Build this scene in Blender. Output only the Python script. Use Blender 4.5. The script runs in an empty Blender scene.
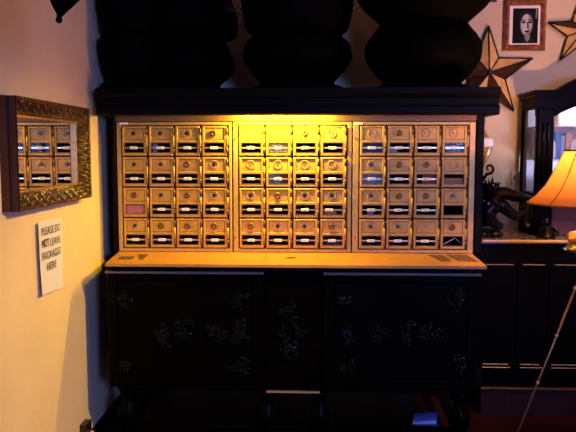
import bpy, bmesh, math, random
from mathutils import Vector, Matrix, Euler
R = math.radians
random.seed(7)
C = bpy.context.scene.collection
# ------------------------------------------------------------------ camera
FPX = 700.0
CZ = 1.38
cam_d = bpy.data.cameras.new('camera'); cam = bpy.data.objects.new('camera', cam_d); C.objects.link(cam)
cam_d.sensor_width = 36.0; cam_d.lens = 36.0*FPX/576.0; cam_d.clip_start = .02
PITCH = math.atan(66/FPX); YAW = math.atan(30*math.cos(PITCH)/FPX)
cam.location = (0, 0, CZ); cam.rotation_euler = (math.pi/2-PITCH, 0, YAW)
bpy.context.scene.camera = cam
_rot = cam.rotation_euler.to_matrix()
def at(px, py, Y):                                    # photo pixel -> point on the frontal plane y = Y
    d = _rot @ Vector(((px-288)/FPX, (216-py)/FPX, -1))
    return Vector((0, 0, CZ)) + d*(Y/d.y)
# ------------------------------------------------------------------ materials
def mat(name, col, rough=.5, metal=0., var=0., scale=8., bump=0., bscale=60., stretch=None, trans=0., emit=None, estr=0., spec=.5, sss=0., col2=None, coat=0.):
    m = bpy.data.materials.new(name); m.use_nodes = True
    nt = m.node_tree; b = nt.nodes['Principled BSDF']
    b.inputs['Base Color'].default_value = (*col, 1); b.inputs['Roughness'].default_value = rough
    b.inputs['Metallic'].default_value = metal; b.inputs['Specular IOR Level'].default_value = spec
    b.inputs['Transmission Weight'].default_value = trans; b.inputs['Coat Weight'].default_value = coat
    if emit: b.inputs['Emission Color'].default_value = (*emit, 1); b.inputs['Emission Strength'].default_value = estr
    tc = nt.nodes.new('ShaderNodeTexCoord'); mp = nt.nodes.new('ShaderNodeMapping')
    nt.links.new(tc.outputs['Object'], mp.inputs['Vector'])
    if stretch: mp.inputs['Scale'].default_value = stretch
    if var > 0 or col2:
        n = nt.nodes.new('ShaderNodeTexNoise'); n.inputs['Scale'].default_value = scale; n.inputs['Detail'].default_value = 5
        nt.links.new(mp.outputs[0], n.inputs['Vector'])
        r = nt.nodes.new('ShaderNodeValToRGB'); nt.links.new(n.outputs['Fac'], r.inputs['Fac'])
        a = [max(0, c*(1-var)) for c in col]; z = list(col2) if col2 else [c*(1+var) for c in col]
        r.color_ramp.elements[0].color = (*a, 1); r.color_ramp.elements[1].color = (*z, 1)
        r.color_ramp.elements[0].position = .3; r.color_ramp.elements[1].position = .7
        nt.links.new(r.outputs['Color'], b.inputs['Base Color'])
    if bump > 0:
        n2 = nt.nodes.new('ShaderNodeTexNoise'); n2.inputs['Scale'].default_value = bscale; n2.inputs['Detail'].default_value = 4
        nt.links.new(mp.outputs[0], n2.inputs['Vector'])
        bp = nt.nodes.new('ShaderNodeBump'); bp.inputs['Strength'].default_value = bump; bp.inputs['Distance'].default_value = .01
        nt.links.new(n2.outputs['Fac'], bp.inputs['Height']); nt.links.new(bp.outputs[0], b.inputs['Normal'])
    return m
def tiles(name, c1, c2, cm, scale, rough):
    m = mat(name, c1, rough, spec=.12); nt = m.node_tree; b = nt.nodes['Principled BSDF']
    tc = nt.nodes.new('ShaderNodeTexCoord'); br = nt.nodes.new('ShaderNodeTexBrick')
    br.offset = 0; br.inputs['Scale'].default_value = scale; br.inputs['Color1'].default_value = (*c1, 1); br.inputs['Color2'].default_value = (*c2, 1)
    br.inputs['Mortar'].default_value = (*cm, 1); br.inputs['Mortar Size'].default_value = .012; br.inputs['Brick Width'].default_value = 1; br.inputs['Row Height'].default_value = 1
    nt.links.new(tc.outputs['Object'], br.inputs['Vector']); nt.links.new(br.outputs['Color'], b.inputs['Base Color'])
    return m
M = {}
M['wall'] = mat('painted_plaster', (.66, .53, .35), .85, var=.06, scale=3, bump=.25, bscale=35)
M['ceiling'] = mat('ceiling_paint', (.30, .24, .20), .9)
M['floor'] = tiles('red_floor_tile', (.04, .006, .004), (.028, .005, .004), (.02, .01, .008), 3.2, .45)
M['plinth'] = tiles('red_brown_tile', (.022, .006, .004), (.018, .005, .004), (.03, .012, .01), 5.0, .5)
M['black_wood'] = mat('ebonised_wood', (.0012, .0006, .0003), .34, var=.5, scale=6, stretch=(1, 1, 8), spec=.035)
M['hutch_wood'] = mat('hutch_black_wood', (.0020, .0016, .0024), .5, var=.4, scale=6, stretch=(1, 1, 8), spec=.06)
M['carving'] = mat('carved_black_wood', (.0008, .0008, .0008), .12, spec=.16)
M['deck'] = mat('honey_oak', (.42, .20, .055), .42, var=.14, scale=14, stretch=(.7, 8, 1), bump=.04)
M['rail_wood'] = mat('brown_rail_wood', (.15, .08, .025), .5)
M['inlay'] = mat('dark_inlay', (.09, .05, .022), .5)
M['void_shade'] = mat('painted_void', (.006, .005, .004), .8)  # near-black colour standing in for the shade inside a hole and a groove
M['brass'] = mat('aged_brass', (.56, .315, .04), .45, metal=.15, var=.13, scale=22, bump=.12, bscale=180)
M['brass_frame'] = mat('brass_frame', (.54, .34, .09), .42, metal=.2, var=.08, scale=20)
M['brass_dark'] = mat('dark_brass', (.16, .085, .03), .45, metal=.5)
M['bright_brass'] = mat('bright_brass', (.75, .55, .3), .28, metal=.7)
M['seam'] = mat('dark_red_seam', (.10, .03, .012), .6)
M['copper'] = mat('copper_red_lock', (.45, .2, .09), .4, metal=.7)
M['lock'] = mat('black_lock', (.012, .008, .006), .35)
M['inside'] = mat('compartment_dark', (.010, .009, .008), .75)
M['paper'] = mat('white_card', (.80, .77, .74), .7)
M['sign_paper'] = mat('sign_paper', (.66, .66, .84), .7, var=.03, scale=5)
M['ink'] = mat('black_ink', (.012, .01, .01), .7)
M['tag'] = mat('name_card', (.82, .80, .75), .6)
def glassmat(name, tint=(1, 1, 1), refl=.08, rough=.04, cov=.0):
    m = bpy.data.materials.new(name); m.use_nodes = True; nt = m.node_tree; nt.nodes.clear()
    o = nt.nodes.new('ShaderNodeOutputMaterial'); mx = nt.nodes.new('ShaderNodeMixShader'); t = nt.nodes.new('ShaderNodeBsdfTransparent'); g = nt.nodes.new('ShaderNodeBsdfGlossy')
    t.inputs[0].default_value = (*tint, 1); g.inputs['Roughness'].default_value = rough
    mx.inputs[0].default_value = refl; nt.links.new(t.outputs[0], mx.inputs[1]); nt.links.new(g.outputs[0], mx.inputs[2]); nt.links.new(mx.outputs[0], o.inputs[0])
    return m
M['pane'] = glassmat('window_glass', (.85, .85, .85), .004)
M['cab_glass'] = glassmat('cabinet_glass', (.92, .93, .97), .10)
M['mirror'] = mat('silvered_mirror', (.86, .80, .62), .015, metal=1.)
M['frame_wood'] = mat('red_brown_frame_wood', (.06, .018, .011), .4, spec=.25, var=.2, scale=8)
M['carved_gilt'] = mat('dark_bronze_carving', (.036, .015, .007), .28, metal=.0, spec=.7, var=.4, scale=30)
M['gilt'] = mat('old_gilt', (.50, .28, .10), .35, metal=.6, var=.3, scale=40)
M['pic_frame'] = mat('orange_brown_frame', (.27, .085, .03), .36, var=.6, scale=24, bump=.6, bscale=70)
M['urn'] = mat('black_urn_glaze', (.0008, .0006, .0006), .7, spec=.03)
M['stem'] = mat('dried_stem', (.05, .035, .02), .7)
M['star_frame'] = mat('star_black_metal', (.012, .008, .006), .4)
M['amber_bright'] = mat('amber_panel_lit', (.88, .55, .22), .3, metal=.25, var=.15, scale=25)  # star facets facing the lamp: its light is painted into the amber
M['amber_dark'] = mat('bronze_and_shaded_amber', (.11, .045, .022), .35, metal=.6, var=.2, scale=25)  # shaded copy of the star amber; plain bronze on other parts
M['marble'] = mat('speckled_marble', (.10, .09, .075), .16, var=.8, scale=45, col2=(.55, .52, .45))
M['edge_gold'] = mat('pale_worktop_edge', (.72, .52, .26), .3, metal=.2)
M['trim'] = mat('painted_highlight_trim', (.30, .25, .22), .22, metal=.3)  # pale colour stands in for highlights along the black mouldings
M['bronze'] = mat('dark_bronze', (.006, .007, .009), .3, var=.5, scale=12, metal=.2, spec=.35)
M['plate'] = mat('ivory_switch_plate', (.60, .48, .38), .5)
M['china'] = mat('white_china', (.8, .82, .86), .25)
M['c_back'] = mat('cabinet_back_lilac', (.50, .44, .52), .6, var=.2, scale=14)
M['blue'] = mat('blue_cloth', (.08, .20, .55), .6)
M['peach'] = mat('peach_cloth', (.70, .38, .22), .6)
M['lblue'] = mat('light_blue_paper', (.25, .42, .75), .6)
M['pink'] = mat('pink_card', (.86, .30, .30), .7)
M['tan'] = mat('tan_envelope', (.72, .42, .2), .7)
M['redp'] = mat('red_paper', (.6, .1, .05), .7)
M['navy'] = mat('navy_paper', (.03, .06, .22), .5)
M['greyp'] = mat('grey_white_paper', (.6, .62, .7), .7)
M['bundle'] = mat('blue_satin', (.05, .07, .30), .25)
M['cherry'] = mat('glossy_cherry_wood', (.10, .04, .035), .3, spec=.2, var=.3, scale=9, stretch=(.5, 1, 6))
M['rug'] = mat('dark_speckled_rug', (.02, .016, .008), .9, var=.8, scale=60, col2=(.09, .06, .02))
def shade_mat():
    m = bpy.data.materials.new('orange_silk_shade'); m.use_nodes = True; nt = m.node_tree; nt.nodes.clear()
    o = nt.nodes.new('ShaderNodeOutputMaterial'); mx = nt.nodes.new('ShaderNodeMixShader'); d = nt.nodes.new('ShaderNodeBsdfDiffuse'); t = nt.nodes.new('ShaderNodeBsdfTranslucent')
    d.inputs[0].default_value = (.62, .26, .10, 1); t.inputs[0].default_value = (.34, .14, .035, 1); mx.inputs[0].default_value = .55
    nt.links.new(d.outputs[0], mx.inputs[1]); nt.links.new(t.outputs[0], mx.inputs[2]); nt.links.new(mx.outputs[0], o.inputs[0]); return m
M['shade'] = shade_mat()
# ------------------------------------------------------------------ mesh builder
class MB:
    def __init__(s): s.v = []; s.f = []; s.sm = []
    def add(s, vs, fs, smooth=False):
        k = len(s.v); s.v += [Vector(p) for p in vs]; s.f += [tuple(i+k for i in q) for q in fs]; s.sm += [smooth]*len(fs); return s
    def box(s, x0, x1, y0, y1, z0, z1):
        return s.add([(x, y, z) for z in (z0, z1) for y in (y0, y1) for x in (x0, x1)],
                     [(0, 2, 3, 1), (4, 5, 7, 6), (0, 1, 5, 4), (2, 6, 7, 3), (0, 4, 6, 2), (1, 3, 7, 5)])
    def bbox(s, x0, x1, y0, y1, z0, z1, b=.003):     # box whose front (-y) face is chamfered
        b = min(b, (x1-x0)*.45, (z1-z0)*.45, (y1-y0)*.9)
        vs = [(x0+b, y0, z0+b), (x1-b, y0, z0+b), (x1-b, y0, z1-b), (x0+b, y0, z1-b),
              (x0, y0+b, z0), (x1, y0+b, z0), (x1, y0+b, z1), (x0, y0+b, z1), (x0, y1, z0), (x1, y1, z0), (x1, y1, z1), (x0, y1, z1)]
        return s.add(vs, [(0, 1, 2, 3), (0, 4, 5, 1), (1, 5, 6, 2), (2, 6, 7, 3), (3, 7, 4, 0), (4, 8, 9, 5), (5, 9, 10, 6), (6, 10, 11, 7), (7, 11, 8, 4), (8, 11, 10, 9)])
    def tube(s, pts, rad, n=8, flat=1.0):
        pts = [Vector(p) for p in pts]; rs = rad if isinstance(rad, (list, tuple)) else [rad]*len(pts)
        vs = []; fs = []; up = None
        for i, p in enumerate(pts):
            t = (pts[min(i+1, len(pts)-1)]-pts[max(i-1, 0)]).normalized()
            if up is None: up = Vector((0, 1, 0)) if abs(t.y) < .9 else Vector((1, 0, 0))
            a = (up-t*up.dot(t)).normalized(); up = a; b = t.cross(a)
            for k in range(n):
                w = 2*math.pi*k/n; vs.append(p+(a*math.cos(w)*flat+b*math.sin(w))*rs[i])
        for i in range(len(pts)-1):
            for k in range(n):
                fs.append((i*n+k, i*n+(k+1) % n, (i+1)*n+(k+1) % n, (i+1)*n+k))
        fs += [tuple(range(n))[::-1], tuple((len(pts)-1)*n+k for k in range(n))]
        return s.add(vs, fs, True)
    def lathe(s, prof, cx, cy, n=32, wob=None):       # prof: (r, z)
        vs = []; fs = []
        for i, (r, z) in enumerate(prof):
            for k in range(n):
                w = 2*math.pi*k/n; rr = r*(wob(w, i/(len(prof)-1)) if wob else 1)
                vs.append((cx+rr*math.cos(w), cy+rr*math.sin(w), z))
        for i in range(len(prof)-1):
            for k in range(n): fs.append((i*n+k, i*n+(k+1) % n, (i+1)*n+(k+1) % n, (i+1)*n+k))
        fs += [tuple(range(n))[::-1], tuple((len(prof)-1)*n+k for k in range(n))]
        return s.add(vs, fs, True)
    def ball(s, c, r, n=8, sc=(1, 1, 1)):
        c = Vector(c); prof = [(-math.pi/2+math.pi*i/n) for i in range(n+1)]; vs = []; fs = []; m = n*2
        for a in prof:
            for k in range(m):
                w = 2*math.pi*k/m; vs.append(c+Vector((sc[0]*r*max(math.cos(a), .02)*math.cos(w), sc[1]*r*max(math.cos(a), .02)*math.sin(w), sc[2]*r*math.sin(a))))
        for i in range(n):
            for k in range(m): fs.append((i*m+k, i*m+(k+1) % m, (i+1)*m+(k+1) % m, (i+1)*m+k))
        return s.add(vs, fs, True)
    def prism(s, poly, axis, a0, a1):                 # poly in the other two axes
        n = len(poly); vs = []
        for a in (a0, a1):
            for (u, w) in poly:
                vs.append({'x': (a, u, w), 'y': (u, a, w), 'z': (u, w, a)}[axis])
        fs = [tuple(range(n))[::-1], tuple(range(n, 2*n))]+[(k, (k+1) % n, n+(k+1) % n, n+k) for k in range(n)]
        return s.add(vs, fs)
def worldloc(o):
    l = Vector((0, 0, 0))
    while o: l += o.location; o = o.parent
    return l
def mesh_of(name, mb, m, off=Vector((0, 0, 0))):
    me = bpy.data.meshes.new(name); me.from_pydata([p-off for p in mb.v], [], mb.f)
    me.polygons.foreach_set('use_smooth', mb.sm); me.materials.append(m)
    bm = bmesh.new(); bm.from_mesh(me); bmesh.ops.recalc_face_normals(bm, faces=bm.faces); bm.to_mesh(me); bm.free(); me.update()
    return me
def part(name, mb, m, parent, label=None):
    o = bpy.data.objects.new(name, mesh_of(name, mb, M[m], worldloc(parent))); C.objects.link(o); o.parent = parent
    if label: o['label'] = label
    return o
def thing(name, label, cat, loc, group=None):
    o = bpy.data.objects.new(name, None); C.objects.link(o); o.location = loc; o['label'] = label; o['category'] = cat
    o.empty_display_size = .05
    if group: o['group'] = group
    return o
def solo(name, mb, m, label, cat, group=None):
    x = [p.x for p in mb.v]; y = [p.y for p in mb.v]; z = min(p.z for p in mb.v)
    off = Vector(((min(x)+max(x))/2, (min(y)+max(y))/2, z))
    o = bpy.data.objects.new(name, mesh_of(name, mb, M[m], off)); C.objects.link(o); o.location = off; o['label'] = label; o['category'] = cat
    if group: o['group'] = group
    return o
def struct(name, mb, m):
    o = bpy.data.objects.new(name, mesh_of(name, mb, M[m])); C.objects.link(o); o['kind'] = 'structure'; return o
# ------------------------------------------------------------------ the room
WX = -1.07; WY = 4.06; RX = 2.9; BY = -2.6; CH = 2.75
struct('floor', MB().box(WX-.1, RX+.1, BY-.1, WY+.1, -.08, 0), 'floor')
struct('ceiling', MB().box(WX-.1, RX+.1, BY-.1, WY+.1, CH, CH+.08), 'ceiling')
struct('wall_left', MB().box(WX-.1, WX, BY, WY, 0, CH), 'wall')
struct('wall_back', MB().box(WX-.1, RX+.1, WY, WY+.1, 0, CH), 'wall')
struct('wall_right', MB().box(RX, RX+.1, BY, WY, 0, CH), 'wall')
wf = MB(); WX0, WX1, WZ0, WZ1 = 1.5, 2.7, 1.1, 2.3
wf.box(WX-.1, WX0, BY-.1, BY, 0, CH).box(WX1, RX+.1, BY-.1, BY, 0, CH).box(WX0, WX1, BY-.1, BY, 0, WZ0).box(WX0, WX1, BY-.1, BY, WZ1, CH)
struct('wall_front', wf, 'wall')
w = MB(); w.box(WX0, WX0+.05, BY-.07, BY-.03, WZ0, WZ1).box(WX1-.05, WX1, BY-.07, BY-.03, WZ0, WZ1).box(WX0+.05, WX1-.05, BY-.07, BY-.03, WZ0, WZ0+.05).box(WX0+.05, WX1-.05, BY-.07, BY-.03, WZ1-.05, WZ1)
w.box(2.08, 2.12, BY-.07, BY-.03, WZ0+.05, WZ1-.05)
win = struct('window_1', w, 'paper')
struct('baseboard_left', MB().box(WX, WX+.012, BY, WY, 0, .06), 'black_wood')
# ------------------------------------------------------------------ sideboard
YF = 3.02; DZ = .88
sb = thing('sideboard', 'long black carved sideboard with honey wood top beneath the brass mailboxes', 'sideboard', (-.1, 3.4, 0))
def XP(px, Y, py=190): return at(px, py, Y).x
def ZP(py, Y, px=300): return at(px, py, Y).z
SL, SR = XP(105, YF, 266), XP(487, YF, 266)
top = MB()
BL, BR_ = XP(119.5, 3.4, 252), XP(472, 3.4, 252)
poly = [(SL, YF), (SR, YF), (BR_, 3.40), (BR_, 3.98), (BL, 3.98), (BL, 3.40)]
top.prism(poly, 'z', DZ-.012, DZ)
tp = part('tabletop', top, 'deck', sb, 'honey-coloured wooden top')
e = MB()
poly2 = [(x+(.004 if x < 0 else -.004), y+.004) for x, y in poly]
e.prism(poly2, 'z', DZ-.024, DZ-.012)
poly3 = [(x+(.012 if x < 0 else -.012), y+.012) for x, y in poly]
e.prism(poly3, 'z', DZ-.030, DZ-.024)
part('top_moulding', e, 'black_wood', sb)
# seam, oval hole, slotted inlays in the top
def deckpt(px, py):                                  # pixel -> point on the top
    d = _rot @ Vector(((px-288)/FPX, (216-py)/FPX, -1)); t = (DZ-CZ)/d.z
    return Vector((d.x*t, d.y*t, DZ))
sm = MB(); a = XP(268, 3.4)
sm.add([(a-.0015, 3.03, DZ+.0006), (a+.0015, 3.03, DZ+.0006), (a+.0015, 3.39, DZ+.0006), (a-.0015, 3.39, DZ+.0006)], [(0, 1, 2, 3)])
part('seam', sm, 'inlay', tp)
p0 = deckpt(291, 258); gr = MB()
gr.prism([(p0.x+.026*math.cos(k*math.pi/12), p0.y+.018*math.sin(k*math.pi/12)) for k in range(24)], 'z', DZ-.001, DZ+.0012)
part('cable_hole', gr, 'void_shade', tp)  # dark disc painting the shade of an open hole
def quad_on_deck(name, pts):
    q = MB(); q.prism([(deckpt(*p).x, deckpt(*p).y) for p in pts], 'z', DZ-.001, DZ+.0012); return part(name, q, 'inlay', tp, 'dark inlaid strip')
for pts in ([(121, 256.5), (135, 256.5), (132, 259.5), (117, 259.5)], [(138, 254.5), (148, 254.5), (143, 259.5), (139, 259.5)],
            [(428, 255), (435, 255), (449, 261.5), (441, 261.5)], [(437, 255), (441, 255), (453, 261.5), (450, 261.5)], [(446, 255), (451, 255), (465, 261.5), (459, 261.5)], [(453, 255), (467, 255), (478, 261.8), (467, 261.8)]):
    quad_on_deck('inlay', pts)
# carcass
FB = YF+.045
BZ = ZP(394, FB)
cz1 = DZ-.030
ca = MB()
ca.box(SL+.02, SR-.035, FB+.03, 3.96, BZ, cz1)
part('carcass', ca, 'black_wood', sb)
def spiral(mb, cx, y, cz, r, turns, sgn, rad, a0=0):
    pts = []; rr = []
    n = int(14*turns)
    for i in range(n+1):
        t = i/n; a = a0+sgn*2*math.pi*turns*t; q = r*(1-.85*t)
        pts.append((cx+q*math.cos(a), y-.004*math.sin(math.pi*t), cz+q*math.sin(a))); rr.append(rad*(1-.5*t))
    mb.tube(pts, rr, 6); mb.ball(pts[-1], rad*1.5, 5)
def leaf(mb, x, y, z, ang, L, W):
    ca_, sa = math.cos(ang), math.sin(ang); vs = []
    for t, w, h in ((0, .15, .0), (.25, .8, .006), (.55, 1, .009), (.8, .6, .006), (1, .03, .001)):
        for s, hh in ((-1, 0), (0, h), (1, 0)):
            vs.append((x+ca_*t*L-sa*s*w*W/2, y-hh-.001, z+sa*t*L+ca_*s*w*W/2))
    fs = [(i*3+j, i*3+j+1, i*3+j+4, i*3+j+3) for i in range(4) for j in range(2)]
    mb.add(vs, fs, True)
def carve(cx, y, cz, w, h, seed, dens=8):
    rnd = random.Random(seed); m = MB()
    for k in range(dens):
        x = cx+rnd.uniform(-.5, .5)*w*.8; z = cz+rnd.uniform(-.5, .5)*h*.8
        spiral(m, x, y-.003, z, rnd.uniform(.012, .022), 1.2, rnd.choice((-1, 1)), .0045, rnd.uniform(0, 6))
        leaf(m, x, y, z, rnd.uniform(0, 6.28), rnd.uniform(.025, .045), .018)
        m.ball((x+rnd.uniform(-.02, .02), y-.004, z+rnd.uniform(-.02, .02)), .0055, 4)
    return m
def door_block(px0, px1, lab, side):
    x0, x1 = XP(px0, FB, 330), XP(px1, FB, 330); z1 = ZP(272, FB); z0 = ZP(388, FB)
    d = MB()
    # rails and stiles with a sunk panel
    f = .045
    d.bbox(x0, x0+f, FB, FB+.03, z0, z1, .004).bbox(x1-f, x1, FB, FB+.03, z0, z1, .004)
    d.bbox(x0+f, x1-f, FB, FB+.03, z1-f, z1, .004).bbox(x0+f, x1-f, FB, FB+.03, z0, z0+f, .004)
    dr = part('door', d, 'black_wood', sb)
    p = MB(); p.bbox(x0+f, x1-f, FB+.012, FB+.029, z0+f, z1-f, .003)
    part('panel', p, 'black_wood', dr)
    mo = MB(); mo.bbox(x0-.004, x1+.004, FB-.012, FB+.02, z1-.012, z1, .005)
    part('top_bead', mo, 'trim', dr, 'bead painted pale as its highlight')
    mo = MB(); mo.bbox(x0+.01, x1-.1, FB-.008, FB+.02, z0-.006, z0, .003)
    part('bottom_bead', mo, 'black_wood', dr)
    if side < 0: spots = [(240, 301, 16, 16), (240, 334, 14, 26), (240, 366, 20, 16), (122, 301, 22, 16), (122, 366, 18, 14), (160, 336, 20, 20), (184, 328, 16, 20), (213, 334, 26, 14)]
    else: spots = [(347, 301, 20, 16), (347, 335, 12, 24), (347, 367, 22, 16), (458, 301, 18, 20), (458, 366, 18, 22), (382, 334, 22, 22), (408, 334, 20, 28), (432, 332, 24, 20)]
    for i, (cx, cy, w, h) in enumerate(spots):
        c = at(cx, cy, FB); s = FB/FPX
        part('carved_ornament', carve(c.x, FB+.009, c.z, w*s, h*s, 31*i+(7 if side > 0 else 0), 5+int(w*h/90)), 'carving', dr)
    return dr
door_block(108, 263, 'left', -1); door_block(324, 478, 'right', 1)
x0, x1 = XP(266, FB, 330), XP(320, FB, 330)
cp = MB(); cp.bbox(x0, x1, FB+.02, FB+.029, BZ+.01, cz1, .003)
cpp = part('centre_panel', cp, 'black_wood', sb)
part('bead', MB().bbox(x0, x1, FB+.005, FB+.029, ZP(394, FB), ZP(392.6, FB), .002), 'trim', cpp, 'bead under centre panel, painted pale as a highlight')
c = at(291, 332, FB)
part('carved_ornament', carve(c.x, FB+.018, c.z, 28*FB/FPX, 66*FB/FPX, 99, 22), 'carving', cpp)
lg = [(SL+.06, FB+.07), (SR-.08, FB+.07), (x0, FB+.07), (x1, FB+.07), (SL+.06, 3.9), (SR-.08, 3.9)]
for (lx, ly) in lg:
    l = MB(); l.lathe([(.03, 0), (.035, .02), (.022, .05), (.028, .09), (.05, .14), (.052, .18), (.03, .215), (.024, .235), (.042, .26), (.042, BZ)], lx, ly, 20)
    part('leg', l, 'black_wood', sb)
s = MB(); s.bbox(SL+.06, SR-.08, FB+.055, FB+.085, .075, .11, .006); s.bbox(SL+.045, SL+.075, FB+.085, 3.9, .075, .11, .004); s.bbox(SR-.095, SR-.065, FB+.085, 3.9, .075, .11, .004)
part('stretcher', s, 'black_wood', sb)
# ------------------------------------------------------------------ mailbox banks
YM = 3.40
PZ = ZP(125.3, YM), ZP(248.6, YM)
rowh = (PZ[0]-PZ[1])/4
ZT, ZB = ZP(122, YM), DZ+.0014
# hutch around the banks
HL, HR = XP(112.5, YM-.02), XP(483, YM-.02)
IL, IR = XP(118, YM), XP(474.3, YM)
ht = thing('hutch', 'black wooden hutch with deep cornice framing the brass mailboxes', 'hutch', (-.1, 3.6, ZB))
CB = ZP(115, 3.26); CT = ZP(88, 3.26)
part('side_panel', MB().bbox(HL, IL-.004, YM-.02, 4.0, ZB, CB+.03, .003), 'hutch_wood', ht)
part('side_panel', MB().bbox(IR+.004, HR, YM-.02, 4.0, ZB, CB+.03, .003), 'hutch_wood', ht)
part('back_panel', MB().box(IL-.004, IR+.004, 3.97, 4.0, ZB, CB+.03), 'black_wood', ht)
part('head_rail', MB().bbox(IL-.004, IR+.004, YM-.012, YM+.05, ZT+.003, CB+.03, .002), 'rail_wood', ht, 'brown rail above the mailboxes')
KL, KR = XP(96.5, 3.26, 100), XP(499.5, 3.26, 100)
cn = MB()
h = CT-CB
prof = [(3.262, CB), (3.248, CB+.006), (3.248, CB+h*.30), (3.262, CB+h*.34), (3.262, CB+h*.62), (3.25, CB+h*.66), (3.238, CB+h*.78), (3.238, CT), (3.30, CT), (3.30, CB)]
cn.prism(prof, 'x', KL, KR)
cn.box(KL, KL+.03, 3.30, 4.0, CB, CT); cn.box(KR-.03, KR, 3.30, 4.0, CB, CT)
cn.box(KL+.03, KR-.03, 3.30, 4.0, CT-.03, CT)
cn.box(KL+.03, KR-.03, YM-.01, YM+.02, CB+.03, CT-.03)
part('cornice', cn, 'hutch_wood', ht)
# lamp hidden behind the cornice lip
lf = thing('under_cabinet_lamp', 'yellow strip lamp tucked up behind the hutch cornice', 'lamp', (XP(285, 3.34), 3.34, CB+.03))
part('housing', MB().box(XP(236, 3.34), XP(334, 3.34), 3.325, 3.37, CB+.045, CB+.07), 'brass_frame', lf)
M['tube_glow'] = mat('lit_tube', (1, .9, .6), .5, emit=(1, .72, .12), estr=30)
part('tube', MB().tube([(XP(240, 3.34), 3.345, CB+.030), (XP(330, 3.34), 3.345, CB+.030)], .009, 10), 'tube_glow', lf)
# one door, shared meshes
pw = (XP(229, YM)-XP(122.9, YM))/4; dw = pw*.90; dh = rowh*.945
T = .012
def door_plate():
    m = MB(); x = dw/2
    wz0, wz1, wx = dh*.10, dh*.435, x*.80
    m.bbox(-x, -wx, -T, 0, 0, dh, .002).bbox(wx, x, -T, 0, 0, dh, .002).bbox(-wx, wx, -T, 0, 0, wz0, .002)
    m.bbox(-wx, wx, -T, 0, wz1, dh*.53, .002)
    m.box(-wx, wx, -T*.62, 0, dh*.53, dh*.94); m.bbox(-wx, wx, -T, 0, dh*.94, dh, .002)
    return m
def ring(m, cx, z, r0, r1, y0, y1, n=20):
    vs = []
    for (r, y) in ((r0, y1), (r0, y0), (r1, y0), (r1, y1)):
        for k in range(n): a = 2*math.pi*k/n; vs.append((cx+r*math.cos(a), y, z+r*math.sin(a)))
    m.add(vs, [(i*n+k, i*n+(k+1) % n, (i+1)*n+(k+1) % n, (i+1)*n+k) for i in range(3) for k in range(n)], True)
LZ = dh*.755; LXo = -dw*.03
def disc(m, cx, z, r, y0, y1, n=16):
    m.prism([(cx+r*math.cos(2*math.pi*k/n), z+r*math.sin(2*math.pi*k/n)) for k in range(n)], 'y', y0, y1)
me_plate = mesh_of('door', door_plate(), M['brass'])
b = MB(); ring(b, LXo, LZ, .017, .021, -T*.62-.003, -T*.6); me_bez = mesh_of('dial_ring', b, M['brass_frame'])
b = MB(); disc(b, LXo, LZ, .0085, -T-.002, -T*.5); me_lock_d = mesh_of('lock', b, M['lock'])
b = MB(); disc(b, LXo, LZ, .0125, -T-.002, -T*.5); ring(b, LXo, LZ, .004, .0145, -T-.0035, -T*.6)
for k in range(8):
    a = k*math.pi/4; b.ball((LXo+.0145*math.cos(a), -T-.001, LZ+.0145*math.sin(a)), .0024, 3)
me_lock_b = mesh_of('dial', b, M['brass_dark'])
b = MB(); disc(b, LXo, LZ, .005, -T-.001, -T*.5); me_lock_s = mesh_of('lock', b, M['copper'])
b = MB(); b.box(-dw*.40, dw*.40, -T*.5, -T*.4, dh*.10, dh*.435); me_win = mesh_of('window_pane', b, M['pane'])
zc = dh*.265
b = MB(); b.box(-dw*.40, dw*.40, -T*.85, -T*.55, zc-.0035, zc+.0035); me_bar = mesh_of('card_rail', b, M['bright_brass'])
b = MB(); b.bbox(-.021, .016, -T-.001, -T*.8, zc-.0068, zc+.0068, .001); me_tag = mesh_of('name_card', b, M['tag'])
b = MB(); b.box(-.013, .007, -T-.0016, -T-.001, zc-.0015, zc+.0015); me_txt = mesh_of('writing', b, M['greyp'])
me_hins = [mesh_of('hinge', MB().tube([(dw*.5+.003, -T, z0), (dw*.5+.003, -T, z1)], .0048, 8), M['brass_dark']) for z0, z1 in ((dh*.72, dh*.95), (dh*.08, dh*.27))]
b = MB(); b.tube([(dw*.5+.003, -T*.9, dh*.30), (dw*.5+.003, -T*.9, dh*.69)], .0046, 8); me_hinl = mesh_of('hinge_rod', b, M['brass_frame'])
b = MB()
def rring(b, x0, x1, z0, z1, w, y0, y1):
    b.box(x0, x1, y0, y1, z0, z0+w).box(x0, x1, y0, y1, z1-w, z1).box(x0, x0+w, y0, y1, z0+w, z1-w).box(x1-w, x1, y0, y1, z0+w, z1-w)
rring(b, -dw*.40, dw*.40, dh*.53, dh*.94, .0028, -T*.66, -T*.6)
me_line = mesh_of('recess_shade', b, M['brass_dark'])  # dark strips painting the shade round the sunk upper panel
b = MB(); rring(b, -dw*.405, dw*.405, dh*.095, dh*.44, .0022, -T-.0008, -T*.8)
me_wline = mesh_of('window_edge_shade', b, M['brass_dark'])  # dark strips painting the edge shade round the window
def child(name, me, parent, loc=(0, 0, 0)):
    o = bpy.data.objects.new(name, me); C.objects.link(o); o.parent = parent; o.location = loc; return o
banks = [(118.3, 232.2, [122.9, 229.0]), (233.4, 351.2, [238.7, 346.6]), (352.4, 474, [358.7, 467.4])]
locks = ['dddb ddbd bdbd dbbb', 'ssbs ssss dbdd bddb', 'sbss dbbs dbbd ddsb']
words = ['left', 'middle', 'right']
doorpos = {}
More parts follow.
